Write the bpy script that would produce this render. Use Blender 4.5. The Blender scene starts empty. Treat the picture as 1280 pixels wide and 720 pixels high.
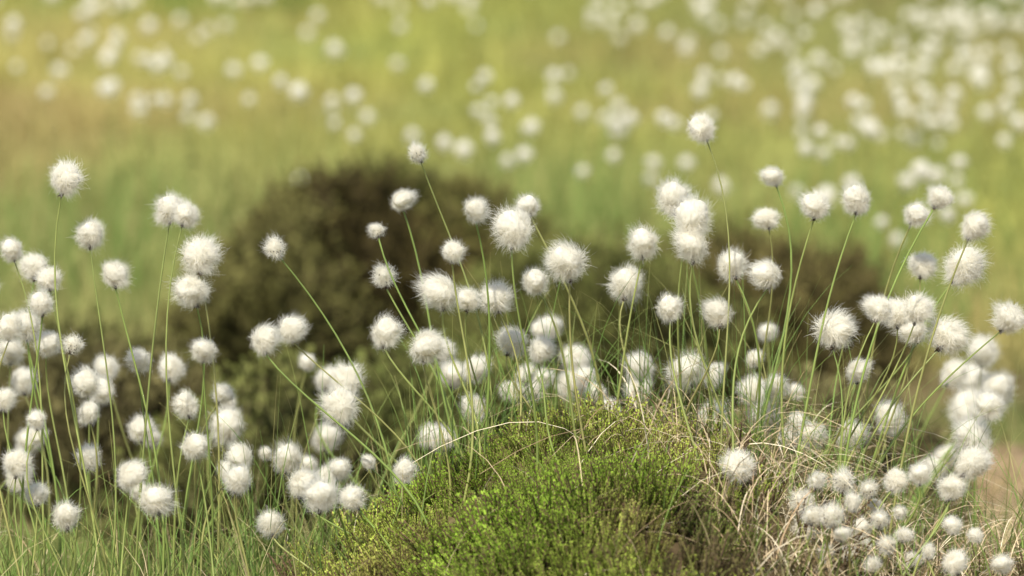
import bpy, math, random
import numpy as np
from mathutils import Vector, Quaternion
rng=np.random.default_rng(7); random.seed(7)
SC=bpy.context.scene
TAU=2*math.pi
# ---------------------------------------------------------------- helpers
def make_mesh(name,V,faces_list,tint=None,mat=None,smooth=False):
    me=bpy.data.meshes.new(name)
    V=np.asarray(V,dtype=np.float32)
    me.vertices.add(len(V)); me.vertices.foreach_set("co",V.ravel())
    loops=np.concatenate([f.ravel() for f in faces_list]).astype(np.int32)
    starts=[];o=0
    for f in faces_list:
        k=f.shape[1]; starts.append(o+np.arange(len(f))*k); o+=len(f)*k
    starts=np.concatenate(starts).astype(np.int32)
    me.loops.add(len(loops)); me.loops.foreach_set("vertex_index",loops)
    me.polygons.add(len(starts)); me.polygons.foreach_set("loop_start",starts)
    if smooth: me.polygons.foreach_set("use_smooth",np.ones(len(starts),dtype=bool))
    me.update(calc_edges=True)
    if tint is not None:
        a=me.color_attributes.new("tint",'FLOAT_COLOR','POINT')
        t=np.ones((len(V),4),dtype=np.float32); t[:,:3]=tint
        a.data.foreach_set("color",t.ravel())
    if mat: me.materials.append(mat)
    return me
def add_obj(name,me,parent=None,loc=None):
    ob=bpy.data.objects.new(name,me); SC.collection.objects.link(ob)
    if parent: ob.parent=parent
    if loc is not None: ob.location=loc
    return ob
def empty(name,loc=(0,0,0)):
    e=bpy.data.objects.new(name,None); SC.collection.objects.link(e); e.empty_display_size=.05
    return e
def norm(a): return a/np.maximum(np.linalg.norm(a,axis=-1,keepdims=True),1e-9)
def ribbons(P,side,w):
    N,K,_=P.shape
    off=side[:,None,:]*w[:,:,None]*0.5
    V=np.stack([P-off,P+off],axis=2).reshape(-1,3)
    i=(np.arange(N)[:,None]*K+np.arange(K-1)[None,:]).ravel()*2
    F=np.stack([i,i+1,i+3,i+2],axis=1)
    return V,F
def tubes(P,r,n=4):
    N,K,_=P.shape
    d=norm(P[:,-1]-P[:,0]); ref=np.tile([[0.31,0.95,0.05]],(N,1))
    a=norm(np.cross(d,ref)); b=np.cross(d,a)
    ang=np.arange(n)*TAU/n
    ring=a[:,None,:]*np.cos(ang)[None,:,None]+b[:,None,:]*np.sin(ang)[None,:,None]
    V=(P[:,:,None,:]+ring[:,None,:,:]*r[:,:,None,None]).reshape(-1,3)
    base=(np.arange(N)[:,None]*K+np.arange(K-1)[None,:]).ravel()*n
    Fs=[]
    for j in range(n):
        k=(j+1)%n
        Fs.append(np.stack([base+j,base+k,base+n+k,base+n+j],axis=1))
    return V,np.concatenate(Fs)
def bez(p0,p1,p2,K):
    t=np.linspace(0,1,K)[None,:,None]
    return (1-t)**2*p0[:,None]+2*t*(1-t)*p1[:,None]+t*t*p2[:,None]
_r=np.random.default_rng(99)
_nz=[(_r.uniform(0,TAU),_r.uniform(0,TAU),_r.uniform(.6,1.6)) for _ in range(40)]
def nz(x,y,f,s=0,n=7):
    o=0
    for i in range(n):
        a,p,k=_nz[(s*5+i)%40]
        o=o+np.sin((x*math.cos(a)+y*math.sin(a))*f*k*3+p+ 1.3*np.sin((x*math.sin(a)-y*math.cos(a))*f*k*1.7+p*2))
    return o/n*1.6
def sst(a,b,x):
    t=np.clip((x-a)/(b-a),0,1); return t*t*(3-2*t)
# ---------------------------------------------------------------- terrain
CAMZ=0.47; PITCH=5.0
def crest(x):
    c=-0.165+0.112*np.exp(-((x-0.035)/0.15)**2)
    c=c+0.060*np.exp(-((x-.20)/.11)**2)+.02*sst(.25,.5,x)
    return c
def tz(x,y):
    x=np.asarray(x,float); y=np.asarray(y,float)
    c=crest(x)
    near=-0.62+( c+0.62)*sst(2.5,4.3,y)
    far=-0.34+0.055*sst(7.5,12,y)+0.026*np.clip(y-8,0,40)+0.03*np.clip(y-40,0,300)
    z=np.where(y<4.36,near,c+(far-c)*sst(4.40,5.25,y))
    z=z+0.010*nz(x,y,2.0,1)*sst(2,3,y)+0.007*nz(x,y,7,2)+.003*nz(x,y,16,4)
    z=z+0.05*nz(x,y,0.35,3)*sst(9,14,y)+ 3.0*(nz(x,y,0.01,4))*sst(60,200,y)
    z=z+0.03*nz(x,y,1.3,5)*sst(5.2,6.5,y)*(1-sst(16,30,y))
    return z
def mixc(a,b,t):
    return np.asarray(a)*(1-t[...,None])+np.asarray(b)*t[...,None]
LIME=(0.345,0.355,0.08); STRAW=(0.41,0.32,0.14); GREEN=(0.19,0.245,0.075); OLIVE=(0.255,0.255,0.09); RUST=(0.33,0.23,0.105)
def farcol(x,y):
    n1=nz(x/ (0.35*y),y*0.22,1.3,0); n2=nz(x,y*.5,0.9,6); n3=nz(x,y,2.2,3)
    c=mixc(LIME,OLIVE,sst(-.3,.5,n1))
    c=mixc(c,STRAW,sst(0.0,0.7,n2)*0.6)
    c=mixc(c,GREEN,sst(0.25,0.7,n3)*0.6)
    c=mixc(c,RUST,sst(0.3,0.8,-n2)*0.5)
    u=x/y
    c=mixc(c,(.42,.30,.15),np.exp(-((y-12.0)/.9)**2)*(1-sst(-.05,.0,u))*.5)
    c=c*(1-.15*sst(13,15.5,y))[...,None]
    return c
def groundcol(x,y):
    c=farcol(x,y)*0.85
    basin=mixc((0.11,0.085,0.04),(0.14,0.16,0.05),sst(-.2,.5,nz(x,y,1.5,2)))
    basin=mixc(basin,(0.30,0.22,0.13),sst(0.3,0.8,nz(x,y,1.9,5))*0.5)
    basin=mixc(basin,(.50,.36,.22),np.exp(-((x-.42)/.25)**2-((y-6.3)/.6)**2)*.8)
    c=mixc(basin,c,sst(7.2,8.9,y))
    nearc=mixc((0.09,0.065,0.035),(0.16,0.13,0.06),sst(-.5,.5,nz(x,y,6,1)))
    c=mixc(nearc,c,sst(4.5,5.0,y))
    return c
# ---------------------------------------------------------------- materials
def mat_tint(name,trans=0.35,rough=0.6,noise=0.25,nscale=60,spec=0.3,bump=0):
    m=bpy.data.materials.new(name); m.use_nodes=True
    nt=m.node_tree; N=nt.nodes; L=nt.links; N.clear()
    out=N.new("ShaderNodeOutputMaterial")
    at=N.new("ShaderNodeAttribute"); at.attribute_name="tint"
    col=at.outputs["Color"]
    if noise>0:
        tc=N.new("ShaderNodeTexCoord"); no=N.new("ShaderNodeTexNoise"); no.inputs["Scale"].default_value=nscale; no.inputs["Detail"].default_value=3
        L.new(tc.outputs["Object"],no.inputs["Vector"])
        mr=N.new("ShaderNodeMapRange"); mr.inputs[1].default_value=.25; mr.inputs[2].default_value=.75
        mr.inputs[3].default_value=1-noise; mr.inputs[4].default_value=1+noise
        L.new(no.outputs["Fac"],mr.inputs[0])
        vm=N.new("ShaderNodeVectorMath"); vm.operation='SCALE'
        L.new(at.outputs["Color"],vm.inputs[0]); L.new(mr.outputs[0],vm.inputs["Scale"])
        col=vm.outputs[0]
    if spec>0:
        p=N.new("ShaderNodeBsdfPrincipled"); p.inputs["Roughness"].default_value=rough
        p.inputs["Specular IOR Level"].default_value=spec
        L.new(col,p.inputs["Base Color"])
    else:
        p=N.new("ShaderNodeBsdfDiffuse"); L.new(col,p.inputs["Color"])
    if bump:
        b=N.new("ShaderNodeBump"); b.inputs["Strength"].default_value=bump; b.inputs["Distance"].default_value=.01
        L.new(no.outputs["Fac"],b.inputs["Height"]); L.new(b.outputs[0],p.inputs["Normal"])
    if trans>0:
        tr=N.new("ShaderNodeBsdfTranslucent"); L.new(col,tr.inputs["Color"])
        mx=N.new("ShaderNodeMixShader"); mx.inputs[0].default_value=trans
        L.new(p.outputs[0],mx.inputs[1]); L.new(tr.outputs[0],mx.inputs[2]); L.new(mx.outputs[0],out.inputs[0])
    else: L.new(p.outputs[0],out.inputs[0])
    return m
M_GROUND=mat_tint("ground_litter",0,0.9,0.45,25,0,0.6)
M_GRASS=mat_tint("grass_blade",0.25,0.5,0,40,.25)
M_FAR=mat_tint("meadow_blade",0,0.5,0,40,0)
M_STRAW=mat_tint("dry_grass",0,0.6,0.2,60,.2)
M_HEATH=mat_tint("heather_leaf",0.25,0.55,0,50,0)
M_BUSH=mat_tint("heather_bush_leaf",0,0.55,0,50,0)
M_COTTON=mat_tint("cotton_fluff",0.45,0.9,0,80,0)
M_STEM=mat_tint("cottongrass_stem",0,0.45,0.2,50)
# ---------------------------------------------------------------- ground sheet
def axis_pts(fine0,fine1,step,lo,hi,g=1.16):
    a=list(np.arange(fine0,fine1,step)); s=step; v=a[-1]
    while v<hi: s*=g; v+=s; a.append(v)
    s=step; v=a[0]; b=[]
    while v>lo: s*=g; v-=s; b.append(v)
    return np.array(b[::-1]+a)
xs=axis_pts(-1.2,1.2,0.02,-400,400,1.09); ys=axis_pts(3.2,9.0,0.025,-60,600,1.06)
X,Y=np.meshgrid(xs,ys); Z=tz(X,Y)
V=np.stack([X,Y,Z],-1).reshape(-1,3); nx=len(xs)
i=(np.arange(len(ys)-1)[:,None]*nx+np.arange(nx-1)[None,:]).ravel()
F=np.stack([i,i+1,i+nx+1,i+nx],1)
add_obj("moorland_ground",make_mesh("moorland_ground",V,[F],groundcol(X,np.maximum(Y,.5)).reshape(-1,3),M_GROUND,True))
# ---------------------------------------------------------------- cotton heads
def icos(sub):
    import bmesh
    bm=bmesh.new(); bmesh.ops.create_icosphere(bm,subdivisions=sub,radius=1)
    v=np.array([q.co[:] for q in bm.verts]); f=np.array([[a.index for a in p.verts] for p in bm.faces]); bm.free()
    return v,f
def tuft(seed,nh=3000,sparse=False,K=4,hw=0.0060,corek=1.0,scales=True):
    r=np.random.default_rng(seed)
    nlock=160 if nh>500 else 40
    ld=norm(r.normal(size=(nlock,3))); lk=r.uniform(.87,1.13,nlock)
    wl=r.integers(0,nlock,nh)
    d=norm(ld[wl]+r.normal(size=(nh,3))*.17)
    ph=r.uniform(0,TAU,6); kd=norm(r.normal(size=(6,3)))*r.uniform(1.6,3.6,(6,1))
    def lobe(dd):
        o=0
        for a in range(6): o=o+np.sin(dd@kd[a]+ph[a])
        return o/6
    el=np.array([r.uniform(.9,1.1),r.uniform(.9,1.1),r.uniform(.92,1.14)])
    shear=np.clip(r.normal(0,.10,2),-.16,.16)
    rad=(0.44+0.11*lobe(d))*lk[wl]*np.where(r.random(nh)<.15,r.uniform(1.0,1.28,nh),r.uniform(.78,1.03,nh))
    if sparse: rad*=r.uniform(.75,1.15,nh)
    low=np.clip(-d[:,2],0,1); rad*=1-0.22*low**1.5
    c=np.array([0,0,0.42])
    end=c+d*rad[:,None]*el
    end[:,2]-= .12*np.clip(-d[:,2]+.3,0,1)*r.random(nh)
    end[:,0]+=shear[0]*end[:,2]; end[:,1]+=shear[1]*end[:,2]
    wind=np.array([0.06,0.0,0.0])*r.uniform(0,1.6)
    end+=wind*rad[:,None]/.4
    tang=norm(np.cross(d,r.normal(size=(nh,3))))
    start=c+d*rad[:,None]*el*r.uniform(.35,.62,nh)[:,None]-tang*.10*r.random((nh,1))
    far=r.random(nh)<.25
    st=np.array([0,0,0.16])+r.normal(size=(nh,3))*0.03
    start=np.where(far[:,None],st,start)
    ctl=(start*0.45+end*0.55)+d*0.07+r.normal(size=(nh,3))*0.035
    end=end+tang*.08*r.random((nh,1))+r.normal(size=(nh,3))*0.022
    P=bez(start,ctl,end,K)
    side=norm(np.cross(norm(end-start),norm(r.normal(size=(nh,3)))))
    w=np.linspace(1,0.22,K)[None,:]*hw*r.uniform(.6,1.3,(nh,1))
    V,F=ribbons(P,side,w)
    tt=np.linspace(0,1,K)
    col=np.array([0.955,0.92,0.81])*(1-tt[:,None])+np.array([0.975,0.955,0.885])*tt[:,None]
    col=np.minimum(np.tile(col[None,:,:],(nh,1,1))*r.uniform(.97,1.02,(nh,1,1)),.98)
    T=np.repeat(col.reshape(-1,3),2,axis=0)
    Vs=[V];Fq=[F];Ts=[T];Ft=[]
    n=len(V)
    cv,cf=icos(4 if nh>500 else 2)
    near=(cv@ld.T); wgt=np.exp(14*(near-1)); ls=(wgt@lk)/wgt.sum(1)
    cr=(0.305+0.085*lobe(cv))*(ls*2.2-1.2)*(1+.04*r.normal(size=len(cv)))*corek*(1-0.32*np.clip(-cv[:,2],0,1))
    cv2=c+cv*cr[:,None]*el+wind*.6
    cv2[:,0]+=shear[0]*cv2[:,2]; cv2[:,1]+=shear[1]*cv2[:,2]
    Vs.append(cv2);Ft.append(cf+n);Ts.append(np.tile([.965,.94,.84],(len(cv2),1))); n+=len(cv2)
    if scales:
        ns=12; a=r.uniform(0,TAU,ns); dn=r.uniform(-.12,.10,ns)+(-.05 if sparse else 0)
        s0=np.tile([0,0,0.03],(ns,1))
        e0=np.stack([np.cos(a)*.11,np.sin(a)*.11,.03+dn+.06],1)*(1.25 if sparse else 1.0)
        mid=(s0+e0)/2+np.array([0,0,.03])
        P=bez(s0,mid,e0,4); sd=np.stack([-np.sin(a),np.cos(a),np.zeros(ns)],1)
        V,F=ribbons(P,sd,np.tile([.03,.06,.04,.006],(ns,1)))
        Vs.append(V);Fq.append(F+n);Ts.append(np.tile([.16,.13,.10],(len(V),1))*r.uniform(.6,1.6,(len(V),1))); n+=len(V)
        v,f=icos(2); v2=v*np.array([.05,.05,.09])+np.array([0,0,.07])
        Vs.append(v2);Ft.append(f+n);Ts.append(np.tile([.12,.09,.06],(len(v2),1))); n+=len(v2)
    if sparse:
        ns=34; dd=norm(r.normal(size=(ns,3))+np.array([0,0,-.5])); v,f=icos(1)
        for q in range(ns):
            p=c*0.85+dd[q]*r.uniform(.20,.38)
            Vs.append(v*np.array([.016,.016,.034])+p);Ft.append(f+n);Ts.append(np.tile([.07,.05,.03],(len(v),1)));n+=len(v)
    return np.concatenate(Vs),np.concatenate(Fq),np.concatenate(Ft),np.concatenate(Ts)
full=[]; spars=[]
for s in range(16):
    V,Fq,Ft,T=tuft(100+s); full.append(make_mesh("cotton_tuft",V,[Fq,Ft],T,M_COTTON,True))
for s in range(5):
    V,Fq,Ft,T=tuft(200+s,1700,True,corek=.75,hw=.008); spars.append(make_mesh("cotton_tuft_sparse",V,[Fq,Ft],T,M_COTTON,True))
H="""83 222 52;17 312 32;113 292 42;143 344 36;213 262 38;234 268 36;250 318 54;241 364 46;44 333 40;60 348 34;52 379 36;12 408 40;36 408 40;60 430 34;15 440 36;92 431 28 d;27 477 38;110 480 40;132 458 36;130 488 36;175 452 32;216 460 36;256 437 36;328 424 42;363 411 40;344 310 32 d;281 492 34;235 508 32;112 516 30;178 537 36;242 557 38;285 530 46;303 570 40;35 550 38;21 581 38;45 616 36;111 571 36;161 593 42;194 623 46;82 646 36;340 655 38;363 574 42;407 547 40;425 510 50;432 478 44;410 474 34;375 605 40;402 620 48;440 622 38;425 585 32;460 577 20;503 590 30;300 602 36;48 525 28;5 500 28;190 548 28;
522 192 28 d;501 249 32;472 288 20 d;481 346 32 d;593 263 32;567 315 32;643 289 48;660 256 32;710 330 50;554 367 48;587 373 38;620 372 42;668 353 34;783 352 52;806 305 42;842 250 46;866 277 52;868 308 48;913 332 42;962 340 46;877 160 38;968 221 28;958 272 34;1021 257 40;1074 250 40;900 392 42;835 386 34;480 417 40;532 433 48;674 436 36;642 428 40;718 450 36;711 482 36;860 460 50;803 460 40;568 468 40;592 462 38;638 487 34;655 470 28;732 470 30;760 510 30;595 510 40;541 545 38;800 490 36;745 490 30;940 490 40;966 485 36;888 525 46;955 520 40;995 488 20;1015 545 36;985 548 30;1041 414 48;1070 465 32;1060 543 40;1110 525 40;915 645 38 d;923 583 46;
1145 265 36;1176 247 36;1216 281 42;1203 335 50;1152 331 38;1100 385 40;1122 390 44;1146 388 40;1145 412 38;1183 418 52;1229 440 46;1262 398 46;1190 465 40;1215 475 44;1247 488 46;1210 515 50;1218 548 50;1215 578 48;1236 505 40;
1003 625 42 b;1003 665 40 b;1040 645 36 b;1055 600 40 b;1085 612 30 b;1075 660 30 b;1100 650 28 b;1110 680 30 b;1130 668 26 b;1140 700 30 b;1190 657 28 b;1220 670 22 b;1192 705 36 b;1250 705 30 b;1030 695 30 b;1060 692 28 b;932 702 30 b;1090 705 26 b;1182 570 34;1190 610 36;1120 600 34 ;1150 592 32;1020 600 30 b;1095 632 24 b;1125 640 22 b;1160 690 24 b;1050 668 24 b;1015 645 30 b;1080 682 26 b;1066 628 28 b"""
heads=[]
for q in H.replace("\n","").split(";"):
    q=q.split()
    if len(q)>=3: heads.append((float(q[0]),float(q[1]),float(q[2]),q[3] if len(q)>3 else ""))
cp=math.cos(math.radians(PITCH)); sp=math.sin(math.radians(PITCH))
def spot(a,b,y):
    u=(a-640)/1280*0.18; v=(360-b)/1280*0.18
    k=y/(cp+v*sp)
    return k*u, CAMZ+k*(-sp+v*cp)
clumps={k:empty("cottongrass_plant") for k in "LCRB"}
stemP={k:[] for k in "LCRB"}; stemR={k:[] for k in "LCRB"}; stemT={k:[] for k in "LCRB"}
def rootx(a):
    if a<310: return a+(170-a)*0.28
    if a<650: return a+(640-a)*0.62
    if a<830: return a+(790-a)*0.45
    if a<1000: return a+(930-a)*0.5
    return a-(a-985)*0.58
def add_head(key,x,y,z,D,flag,rx,ry):
    ax=Vector((1.3*(x-rx)+random.gauss(0,.26)+.04,random.gauss(0,.25),1)).normalized()
    c=Vector((x,y,z)); base=c-ax*(0.42*D)
    me=random.choice(spars if (flag=="d" or (flag=="b" and random.random()<.6)) else full)
    ob=add_obj("cotton_head",me,clumps[key],base)
    q=ax.to_track_quat('Z','Y')
    ob.rotation_mode='QUATERNION'; ob.rotation_quaternion=q@Quaternion((0,0,1),random.uniform(0,TAU))
    s=D*random.uniform(.95,1.08); ob.scale=(s*random.uniform(.92,1.08),s*random.uniform(.92,1.08),s*random.uniform(.92,1.08))
    add_stem(key,np.array([rx,ry,float(tz(rx,ry))-0.01]),np.array(base+ax*.03*D),np.array(ax))
def add_stem(key,r0,e,ax):
    h=max(e[2]-r0[2],.03)
    t=np.linspace(0,1,14)[:,None]
    f=min(1,h/.15)
    c1=r0+(e-r0)*np.array([.04,.2,.42])+np.array([random.gauss(0,.018),0,0])*f
    c2=e-ax*h*0.26+ (r0-e)*np.array([.20,.18,.06])+np.array([random.gauss(0,.013),0,0])*f
    P=(1-t)**3*r0+3*t*(1-t)**2*c1+3*t*t*(1-t)*c2+t**3*e
    stemP[key].append(P); stemR[key].append(np.linspace(.00105,.00060,14)*random.uniform(.85,1.2))
    g=np.array([.22,.31,.07])*random.uniform(.75,1.25); s=np.array([.42,.36,.14])
    k=random.random()**1.5*.7
    T=g*(1-k)+s*k
    stemT[key].append(np.tile(T,(14,1)))
for (a,b,w,fl) in heads:
    key='L' if a<460 else ('C' if a<1000 else 'R')
    if fl=='b': key='B'
    if fl=='b': y=random.uniform(4.02,4.22)
    elif b<440: y=4.3+random.uniform(-.1,.14)
    elif a<460: y=4.3+random.uniform(-.12,.5) if b<600 else random.uniform(4.1,4.3)
    else: y=4.3+random.uniform(-.02,.6)
    if b>575 and fl!='b': y=random.uniform(4.12,4.32)
    x,z=spot(a,b,y); D=w*0.0006*y/4.3*1.17
    h=z-float(tz(x,y))
    if fl=='b':
        D*=.92; rx=x+random.uniform(-.02,.03); ry=y+random.uniform(-.03,.05)
    else:
        rx=(rootx(a)-640)*.0006*y/4.3
        f=min(1,max(.1,h/.2)); rx=x+(rx-x)*f+random.gauss(0,.014)
        ry=y+random.uniform(-.04,.05)
    g=float(tz(rx,ry))
    if z-g<.04: ry-=.12
    add_head(key,x,y,z,D,fl,rx,ry)
def filler(key,n,xa,xb,ya,yb,ha,hb):
    for _ in range(n):
        x=random.uniform(xa,xb); y=random.uniform(ya,yb)
        z=float(crest(np.array(x)))+random.uniform(ha,hb)
        add_head(key,x,y,z,random.uniform(.016,.026),"",x+random.gauss(0,.03),y+random.uniform(-.05,.05))
filler('L',9,-.40,-.14,4.5,5.0,.04,.14)
filler('L',16,-.75,-.42,4.1,4.8,.08,.30)
filler('C',9,-.1,.28,4.55,5.0,.02,.09)
filler('R',7,.16,.40,4.5,4.95,.03,.12)
filler('R',16,.42,.75,4.1,4.8,.05,.28)
for k in "LCRB":
    P=np.array(stemP[k]); R=np.array(stemR[k])
    V,F=tubes(P,R,5); T=np.repeat(np.array(stemT[k]).reshape(-1,3),5,axis=0)
    add_obj("stems",make_mesh("stems",V,[F],T,M_STEM,True),clumps[k])
# ---------------------------------------------------------------- grass
def blades(name,x,y,L,w,lean,col,K=5,mat=M_GRASS,droop=0.5,z=None,tip=.1,parent=None,colvar=.2,winddir=None,dry=0):
    n=len(x)
    z0=tz(x,y)-.004 if z is None else z
    a=rng.uniform(0,TAU,n) if winddir is None else winddir
    p0=np.stack([x,y,z0],1)
    dirx=np.stack([np.cos(a),np.sin(a),np.zeros(n)],1)
    up=np.array([[0,0,1.]])
    ln=np.asarray(lean)
    p1=p0+up*(L*.6)[:,None]+dirx*(L*ln*.3)[:,None]
    p2=p0+up*(L*(1-droop*ln))[:,None]+dirx*(L*ln*1.0)[:,None]
    P=bez(p0,p1,p2,K)
    side=norm(np.stack([rng.normal(size=n),rng.normal(size=n),rng.normal(size=n)*.2],1))
    W=w[:,None]*np.linspace(1,tip,K)[None,:]**.8
    V,F=ribbons(P,side,W)
    c=np.asarray(col)*rng.uniform(1-colvar,1+colvar,(n,1))
    c=c[:,None,:]*np.linspace(.8,1.15,K)[None,:,None]
    if dry>0:
        f=(rng.random((n,1,1))<.6)*np.clip((np.linspace(0,1,K)-.55)/.45,0,1)[None,:,None]*dry
        c=c*(1-f)+np.array([.45,.30,.13])*f
    T=np.repeat(c.reshape(-1,3),2,axis=0)
    return add_obj(name,make_mesh(name,V,[F],T,mat),parent)
def dens(n,fn,xa,xb,ya,yb):
    x=rng.uniform(xa,xb,n); y=rng.uniform(ya,yb,n)
    k=rng.random(n)<fn(x,y); return x[k],y[k]
def px(a): return (a-640)*.0006
def g_d(x,y):
    d=0.95*(1-sst(px(330),px(480),x))+0.22+0.2*sst(px(850),px(960),x)
    moss=np.exp(-((x-px(640))/.12)**4)*(y<4.42)
    return np.clip(d*(1-.88*moss),0,1)*(0.35+.65*sst(-.4,.4,nz(x,y,4,2)))
x,y=dens(13000,g_d,-.9,.9,3.75,4.75)
n=len(x); L=rng.uniform(.04,.11,n)*(1+.5*(rng.random(n)<.12))
k=rng.random(n)
col=np.where(k[:,None]<.6,[.25,.37,.08],np.where(k[:,None]<.82,[.38,.42,.12],[.52,.44,.23]))
blades("ridge_grass",x,y,L,rng.uniform(.0008,.0016,n),rng.uniform(.1,.9,n),col,dry=.7)
tus=[(px(560),4.36),(px(600),4.42),(px(520),4.38),(px(690),4.45),(px(790),4.44),(px(860),4.40),(px(930),4.38),(px(980),4.42),(px(1040),4.4),(px(1120),4.4),(px(1200),4.38),(px(1260),4.4),(px(60),4.3),(px(130),4.36),(px(200),4.3),(px(260),4.36),(px(330),4.34),(px(400),4.4),(px(-60),4.3),(px(1350),4.35)]
tx=[];ty=[];ta=[];tl=[]
for (a,b) in tus:
    m=int(rng.integers(25,58)); xx=rng.normal(a,.018,m); yy=rng.normal(b,.03,m)
    tx.append(xx);ty.append(yy);ta.append(np.arctan2((yy-b)*1.0+rng.normal(0,.01,m),(xx-a)+rng.normal(0,.012,m)));tl.append(rng.uniform(.08,.20,m)*rng.uniform(.8,1.1))
tx=np.concatenate(tx);ty=np.concatenate(ty);ta=np.concatenate(ta);tl=np.concatenate(tl);n=len(tx)
k=rng.random(n)
col=np.where(k[:,None]<.75,[.22,.35,.08],[.40,.40,.14])
blades("cottongrass_leaves",tx,ty,tl,rng.uniform(.0007,.0013,n),rng.uniform(.05,.8,n),col,K=7,winddir=ta,droop=.4,dry=.6)
def s_d(x,y):
    top=.7*np.exp(-((x-px(850))/.05)**2)*sst(4.15,4.28,y)
    right=.95*sst(px(870),px(940),x)*(.5+.5*sst(-.3,.5,nz(x,y,3,4)))
    return np.clip(.035+top+right,0,1)*np.where(x<px(740),np.where(y<4.36,.4,1),1)
x,y=dens(14000,s_d,-.7,.9,3.92,4.6)
n=len(x); L=rng.uniform(.045,.135,n)*(1-.3*(x>px(960))*(y<4.2)); k=rng.random(n)
col=np.where(k[:,None]<.5,[.60,.47,.29],np.where(k[:,None]<.75,[.40,.28,.16],[.74,.64,.45]))
blades("dry_straw",x,y,L,rng.uniform(.0007,.0014,n),rng.uniform(.5,1.45,n),col,K=8,mat=M_STRAW,droop=.75,tip=.25)
# ---------------------------------------------------------------- heather shoots
def sprig(seed,shoots=6,h=1.0,step=.055,lw=.045,ll=.09,nl=3,spread=1.0):
    r=np.random.default_rng(seed); P0=[];D0=[];LL=[]; stem=[]
    tocc=[]
    for s in range(shoots):
        a=r.uniform(0,TAU); t=r.uniform(.15,.8) if s else 0
        st=np.array([0,0,t*h*.5]); sp_=r.uniform(.15,.55)*spread if s else .1
        en=st+np.array([math.cos(a)*sp_,math.sin(a)*sp_,1])*(h-t*h*.5)*r.uniform(.5,.95)
        if s==0: en=np.array([r.normal()*.08,r.normal()*.08,h])
        ctl=st+(en-st)*np.array([.75,.75,.4])
        stem.append((st,ctl,en))
        m=int(np.linalg.norm(en-st)/step)
        for j in range(m):
            u=(j+.5)/m
            if u<.12 : continue
            p=(1-u)**2*st+2*u*(1-u)*ctl+u*u*en
            for q in range(nl):
                an=r.uniform(0,TAU)
                d=np.array([math.cos(an)*.65,math.sin(an)*.65,.8+ .7*u]); d/=np.linalg.norm(d)
                P0.append(p);D0.append(d);LL.append((ll*r.uniform(.7,1.2)*(1-.35*u)));tocc.append(p[2]/h)
    P0=np.array(P0);D0=np.array(D0);LL=np.array(LL);tocc=np.array(tocc)
    sd=norm(np.cross(D0,r.normal(size=D0.shape)))
    P=np.stack([P0,P0+D0*LL[:,None]*.5,P0+D0*LL[:,None]],1)
    W=np.tile([.35,1,.1],(len(P0),1))*lw
    V,F=ribbons(P,sd,W); t=np.repeat(tocc,6)
    st=[np.array(q) for q in zip(*stem)]
    SP=bez(st[0],st[1],st[2],4); V2,F2=tubes(SP,np.full((len(SP),4),.012),3)
    V=np.concatenate([V,V2]);F=np.concatenate([F,F2+len(t)])
    t=np.concatenate([t,np.full(len(V2),-1.)])
    return V,F,t
def scatter(name,variants,pos,nrm,size,c_low,c_tip,c_wood,mat=M_HEATH,parent=None,jit=.25,pw=1.3):
    Vs=[];Fs=[];Ts=[];n=0
    who=rng.integers(0,len(variants),len(pos))
    for vi,(V,F,t) in enumerate(variants):
        idx=np.where(who==vi)[0]; m=len(idx)
        if not m: continue
        up=norm(nrm[idx]+rng.normal(size=(m,3))*.24)
        a=norm(np.cross(up,norm(rng.normal(size=(m,3))))); b=np.cross(up,a)
        s=size[idx][:,None,None]
        W=(V[None,:,0:1]*a[:,None,:]+V[None,:,1:2]*b[:,None,:]+V[None,:,2:3]*up[:,None,:])*s+pos[idx][:,None,:]
        Vs.append(W.reshape(-1,3))
        Fs.append((F[None]+ (np.arange(m)*len(V))[:,None,None]).reshape(-1,4)+n); n+=m*len(V)
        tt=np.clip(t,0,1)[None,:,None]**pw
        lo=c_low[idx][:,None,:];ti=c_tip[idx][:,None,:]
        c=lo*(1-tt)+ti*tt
        c=np.where((t<0)[None,:,None],np.asarray(c_wood)[None,None,:],c)*rng.uniform(1-jit,1+jit,(m,1,1))
        Ts.append(c.reshape(-1,3))
    me=make_mesh(name,np.concatenate(Vs),[np.concatenate(Fs)],np.concatenate(Ts),mat)
    return add_obj(name,me,parent)
SPR=[sprig(s,6,1.0,.05,.036,.085,3,.85) for s in range(9)]
LOW=[sprig(50+s,5,1.0,.11,.085,.16,3) for s in range(5)]
def tnorm(x,y,e=.01):
    return norm(np.stack([-(tz(x+e,y)-tz(x-e,y))/(2*e),-(tz(x,y+e)-tz(x,y-e))/(2*e),np.ones_like(x)],1))
def m_d(x,y):
    d=np.exp(-((x-px(655))/.145)**4)*(1-sst(4.38,4.44,y))
    return np.clip(d*1.1,0,1)*np.clip(.65+.7*nz(x,y,8,3),.18,1)
x,y=dens(7600,m_d,-.3,.3,3.8,4.46)
k=sst(-.5,.5,nz(x,y,6,5)); k2=sst(.35,.8,nz(x,y,9,1))
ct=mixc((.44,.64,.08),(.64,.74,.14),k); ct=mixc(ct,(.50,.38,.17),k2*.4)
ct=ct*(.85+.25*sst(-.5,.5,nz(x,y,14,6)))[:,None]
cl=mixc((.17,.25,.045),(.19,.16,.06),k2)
big=rng.random(len(x))<.12
sz=rng.uniform(.018,.036,len(x))*(1+.45*np.clip(nz(x,y,8,4),-.6,1))*np.where(big,1.3,1)
nn=norm(tnorm(x,y)+np.array([0,0,.4]))
scatter("heather_mound",SPR,np.stack([x,y,tz(x,y)-.006],1),nn,sz,cl,ct,(.22,.14,.09),pw=1.0)
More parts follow.
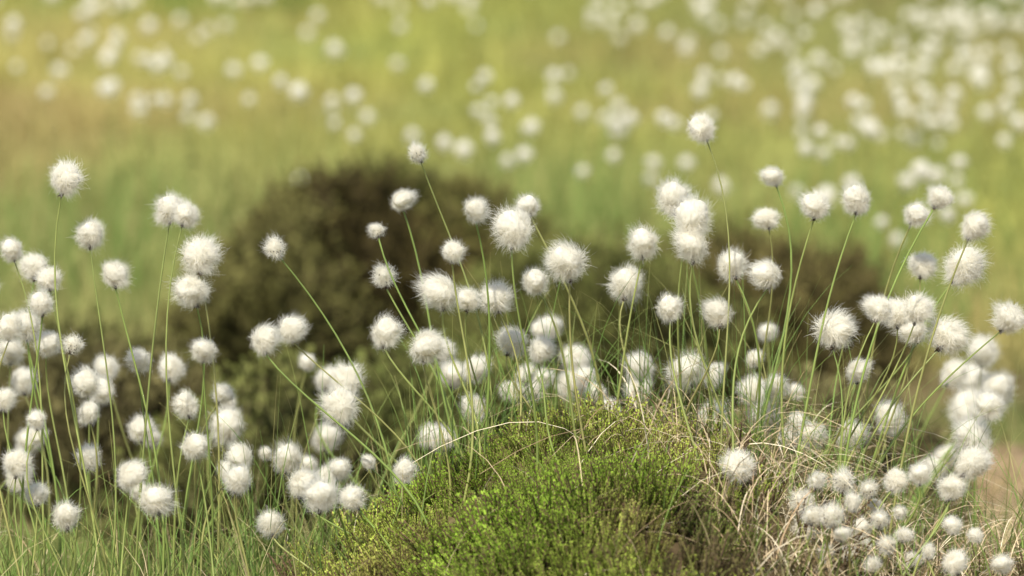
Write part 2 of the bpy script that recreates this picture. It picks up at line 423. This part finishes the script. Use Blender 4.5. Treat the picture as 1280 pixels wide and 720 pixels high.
def m2(x,y): return np.clip(np.exp(-((x-px(255))/.04)**2)*(y<4.22)+.6*np.exp(-((x-px(870))/.03)**2)*(y<4.12)+.12*(y<4.3)*(np.abs(x-px(650))>.14),0,1)
x,y=dens(5500,m2,-.6,.6,3.8,4.35)
k=sst(-.5,.5,nz(x,y,7,2))
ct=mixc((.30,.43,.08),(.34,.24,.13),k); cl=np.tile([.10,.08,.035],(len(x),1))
scatter("heather_plant",SPR,np.stack([x,y,tz(x,y)-.005],1),tnorm(x,y),rng.uniform(.022,.050,len(x)),cl,ct,(.18,.12,.08))
# ---------------------------------------------------------------- heather hummocks behind
def hummock(name,cx,cy,rx,ry,h,n,ctip,clow,seed):
    v,f=icos(5); v=v.copy()
    def surf(d):
        k=1+.13*nz(d[:,0]+seed,d[:,2]+d[:,1],1.3,seed)+.06*nz(d[:,0]*2+seed,d[:,2]*2-d[:,1],2.6,seed+2)
        return np.stack([cx+d[:,0]*rx*k,cy+d[:,1]*ry*k,tz(np.array([cx]),np.array([cy]))[0]-.06+d[:,2]*(h+.06)*k],1)
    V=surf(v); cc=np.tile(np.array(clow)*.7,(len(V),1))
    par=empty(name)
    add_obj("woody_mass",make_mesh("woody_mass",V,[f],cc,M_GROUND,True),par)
    d=norm(rng.normal(size=(n,3))); d[:,2]=np.abs(d[:,2]); P=surf(d)
    nr=norm(d/np.array([rx,ry,h])+np.array([0,0,1.5]))
    k=sst(-.4,.5,nz(P[:,0]*1.0,P[:,2]*1.2,3.5,seed+1))[:,None]
    g=sst(-.2,.5,nz(P[:,0],P[:,2]+P[:,1],2.2,seed+3))[:,None]
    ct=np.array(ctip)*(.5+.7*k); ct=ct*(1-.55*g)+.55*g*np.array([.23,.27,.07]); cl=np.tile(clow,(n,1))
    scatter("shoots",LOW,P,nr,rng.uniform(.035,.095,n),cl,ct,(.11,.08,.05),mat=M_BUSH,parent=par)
def hum(a,b,y,wpx,n,ctip,clow,seed,name="heather_bush",ry=.3):
    x,z=spot(a,b,y); h=z-float(tz(x,y))-.08
    hummock(name,x,y,wpx*.5*.18/1280*y,ry,h,n,ctip,clow,seed)
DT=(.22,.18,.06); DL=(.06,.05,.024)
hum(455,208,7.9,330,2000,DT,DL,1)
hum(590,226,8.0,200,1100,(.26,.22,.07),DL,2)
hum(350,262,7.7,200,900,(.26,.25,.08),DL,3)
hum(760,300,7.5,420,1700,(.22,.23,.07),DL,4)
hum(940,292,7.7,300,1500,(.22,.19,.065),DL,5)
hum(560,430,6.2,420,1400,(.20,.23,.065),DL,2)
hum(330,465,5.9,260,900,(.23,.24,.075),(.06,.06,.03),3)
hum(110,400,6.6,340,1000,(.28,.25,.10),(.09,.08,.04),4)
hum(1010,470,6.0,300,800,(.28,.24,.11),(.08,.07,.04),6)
# ---------------------------------------------------------------- basin + far meadow grass
def wedge(n,ya,yb,m=.14,p=1.0):
    y=ya+(yb-ya)*rng.random(n)**p; x=rng.uniform(-1,1,n)*m*y; return x,y
x,y=wedge(7500,5.0,7.8,.13)
n=len(x); c=mixc((.17,.21,.065),(.36,.28,.14),sst(-.1,.7,nz(x,y,1.9,5)))
blades("basin_grass",x,y,rng.uniform(.03,.09,n),rng.uniform(.0015,.003,n),rng.uniform(.2,1.,n),c,K=4,mat=M_FAR)
x,y=wedge(34000,7.6,22,.16,1.2)
n=len(x); c=farcol(x,y)*1.15
blades("meadow_grass",x,y,rng.uniform(.04,.15,n)*(.6+.4*sst(7.5,9,y)),rng.uniform(.003,.006,n),rng.uniform(.15,.9,n),c,K=4,colvar=.35,mat=M_FAR)
rx=[];ry=[]
for (a,yy,sx,m) in [(290,14.5,.13,330),(745,9.3,.10,180),(1100,8.6,.12,240),(130,8.8,.12,160),(1235,15.2,.2,300),(560,16,.1,260)]:
    rx.append(rng.normal((a-640)/1280*.18*yy,sx,m)); ry.append(rng.normal(yy,.3,m))
x=np.concatenate(rx);y=np.concatenate(ry);n=len(x)
blades("rush_clumps",x,y,rng.uniform(.12,.26,n),rng.uniform(.003,.005,n),rng.uniform(.05,.4,n),np.tile([.19,.27,.075],(n,1)),K=4,mat=M_FAR)
# ---------------------------------------------------------------- distant cottongrass
def far_heads(name,n,ya,yb,wf,seed):
    r=np.random.default_rng(seed)
    base=[tuft(300+s,130,False,3,.04,1.1,False) for s in range(4)]
    m=n*8
    y=ya+(yb-ya)*r.random(m); u=r.uniform(-.13,.13,m)
    k=r.random(m)<wf(u,y); y=y[k][:n];u=u[k][:n];x=u*y;n=len(x)
    z=tz(x,y)+r.uniform(.12,.27,n)
    Vs=[];Fq=[];Ft=[];T=[];o=0
    for i in range(n):
        V,q,t,c=base[i%4]; a=r.uniform(0,TAU); s=r.uniform(.020,.036)
        R=np.array([[math.cos(a),-math.sin(a),0],[math.sin(a),math.cos(a),0],[0,0,1]])
        Vs.append(V@R.T*s+np.array([x[i],y[i],z[i]]));Fq.append(q+o);Ft.append(t+o);T.append(c);o+=len(V)
    par=empty(name)
    add_obj("cotton_heads",make_mesh("cotton_heads",np.concatenate(Vs),[np.concatenate(Fq),np.concatenate(Ft)],np.concatenate(T),M_COTTON,True),par)
    p0=np.stack([x+r.normal(0,.03,n),y,tz(x,y)-.01],1);p2=np.stack([x,y,z+.002],1);P=bez(p0,(p0*.4+p2*.6)+np.array([0.01,0,.02]),p2,4)
    V,F=tubes(P,np.full((n,4),.0008),3)
    add_obj("stems",make_mesh("stems",V,[F],np.tile([.3,.34,.1],(len(V),1)),M_STEM),par)
def wf(u,y):
    a=640+u/.18*1280
    w=.18+.20*sst(350,600,a)+.55*sst(850,1150,a)
    w=w*(.2+1.0*sst(-.35,.55,nz(u*14,y*.6,1.1,2)))
    w=w*np.where(a<350,.3+.9*sst(9,10.5,y)*(1-sst(12.0,13,y)),1)
    w=w*(1-.6*sst(13.5,15.5,y)*(1-sst(900,1150,a)))
    return w*sst(8.2,9.3,y+ .8*sst(900,1200,a))
far_heads("distant_cottongrass",900,8.0,17.5,wf,5)
# ---------------------------------------------------------------- light, world, camera
el=math.radians(52); az=math.radians(200)
w=bpy.data.worlds.new("World"); SC.world=w; w.use_nodes=True
nt=w.node_tree; nt.nodes.clear()
o=nt.nodes.new("ShaderNodeOutputWorld"); b=nt.nodes.new("ShaderNodeBackground"); s=nt.nodes.new("ShaderNodeTexSky")
s.sky_type='NISHITA'; s.sun_disc=False; s.sun_elevation=el; s.sun_rotation=az
s.air_density=1.0; s.dust_density=1.8; s.ozone_density=.7
b.inputs[1].default_value=.14
nt.links.new(s.outputs[0],b.inputs[0]); nt.links.new(b.outputs[0],o.inputs[0])
sd=bpy.data.lights.new("sun",'SUN'); sd.energy=5.0; sd.angle=math.radians(2); sd.color=(1,.95,.84)
so=bpy.data.objects.new("sun",sd); SC.collection.objects.link(so)
tov=Vector((math.sin(az)*math.cos(el),math.cos(az)*math.cos(el),math.sin(el)))
so.rotation_mode='QUATERNION'; so.rotation_quaternion=tov.to_track_quat('Z','Y'); so.location=(0,0,10)
SC.view_settings.view_transform='Standard'; SC.view_settings.look='None'; SC.view_settings.exposure=0
cam=bpy.data.cameras.new("camera"); cam.sensor_width=36; cam.lens=200; cam.clip_start=.1; cam.clip_end=2000
cam.dof.use_dof=True; cam.dof.focus_distance=4.3; cam.dof.aperture_fstop=8.0
co=bpy.data.objects.new("camera",cam); SC.collection.objects.link(co)
co.location=(0,0,CAMZ); co.rotation_euler=(math.radians(90-PITCH),0,0)
SC.camera=co
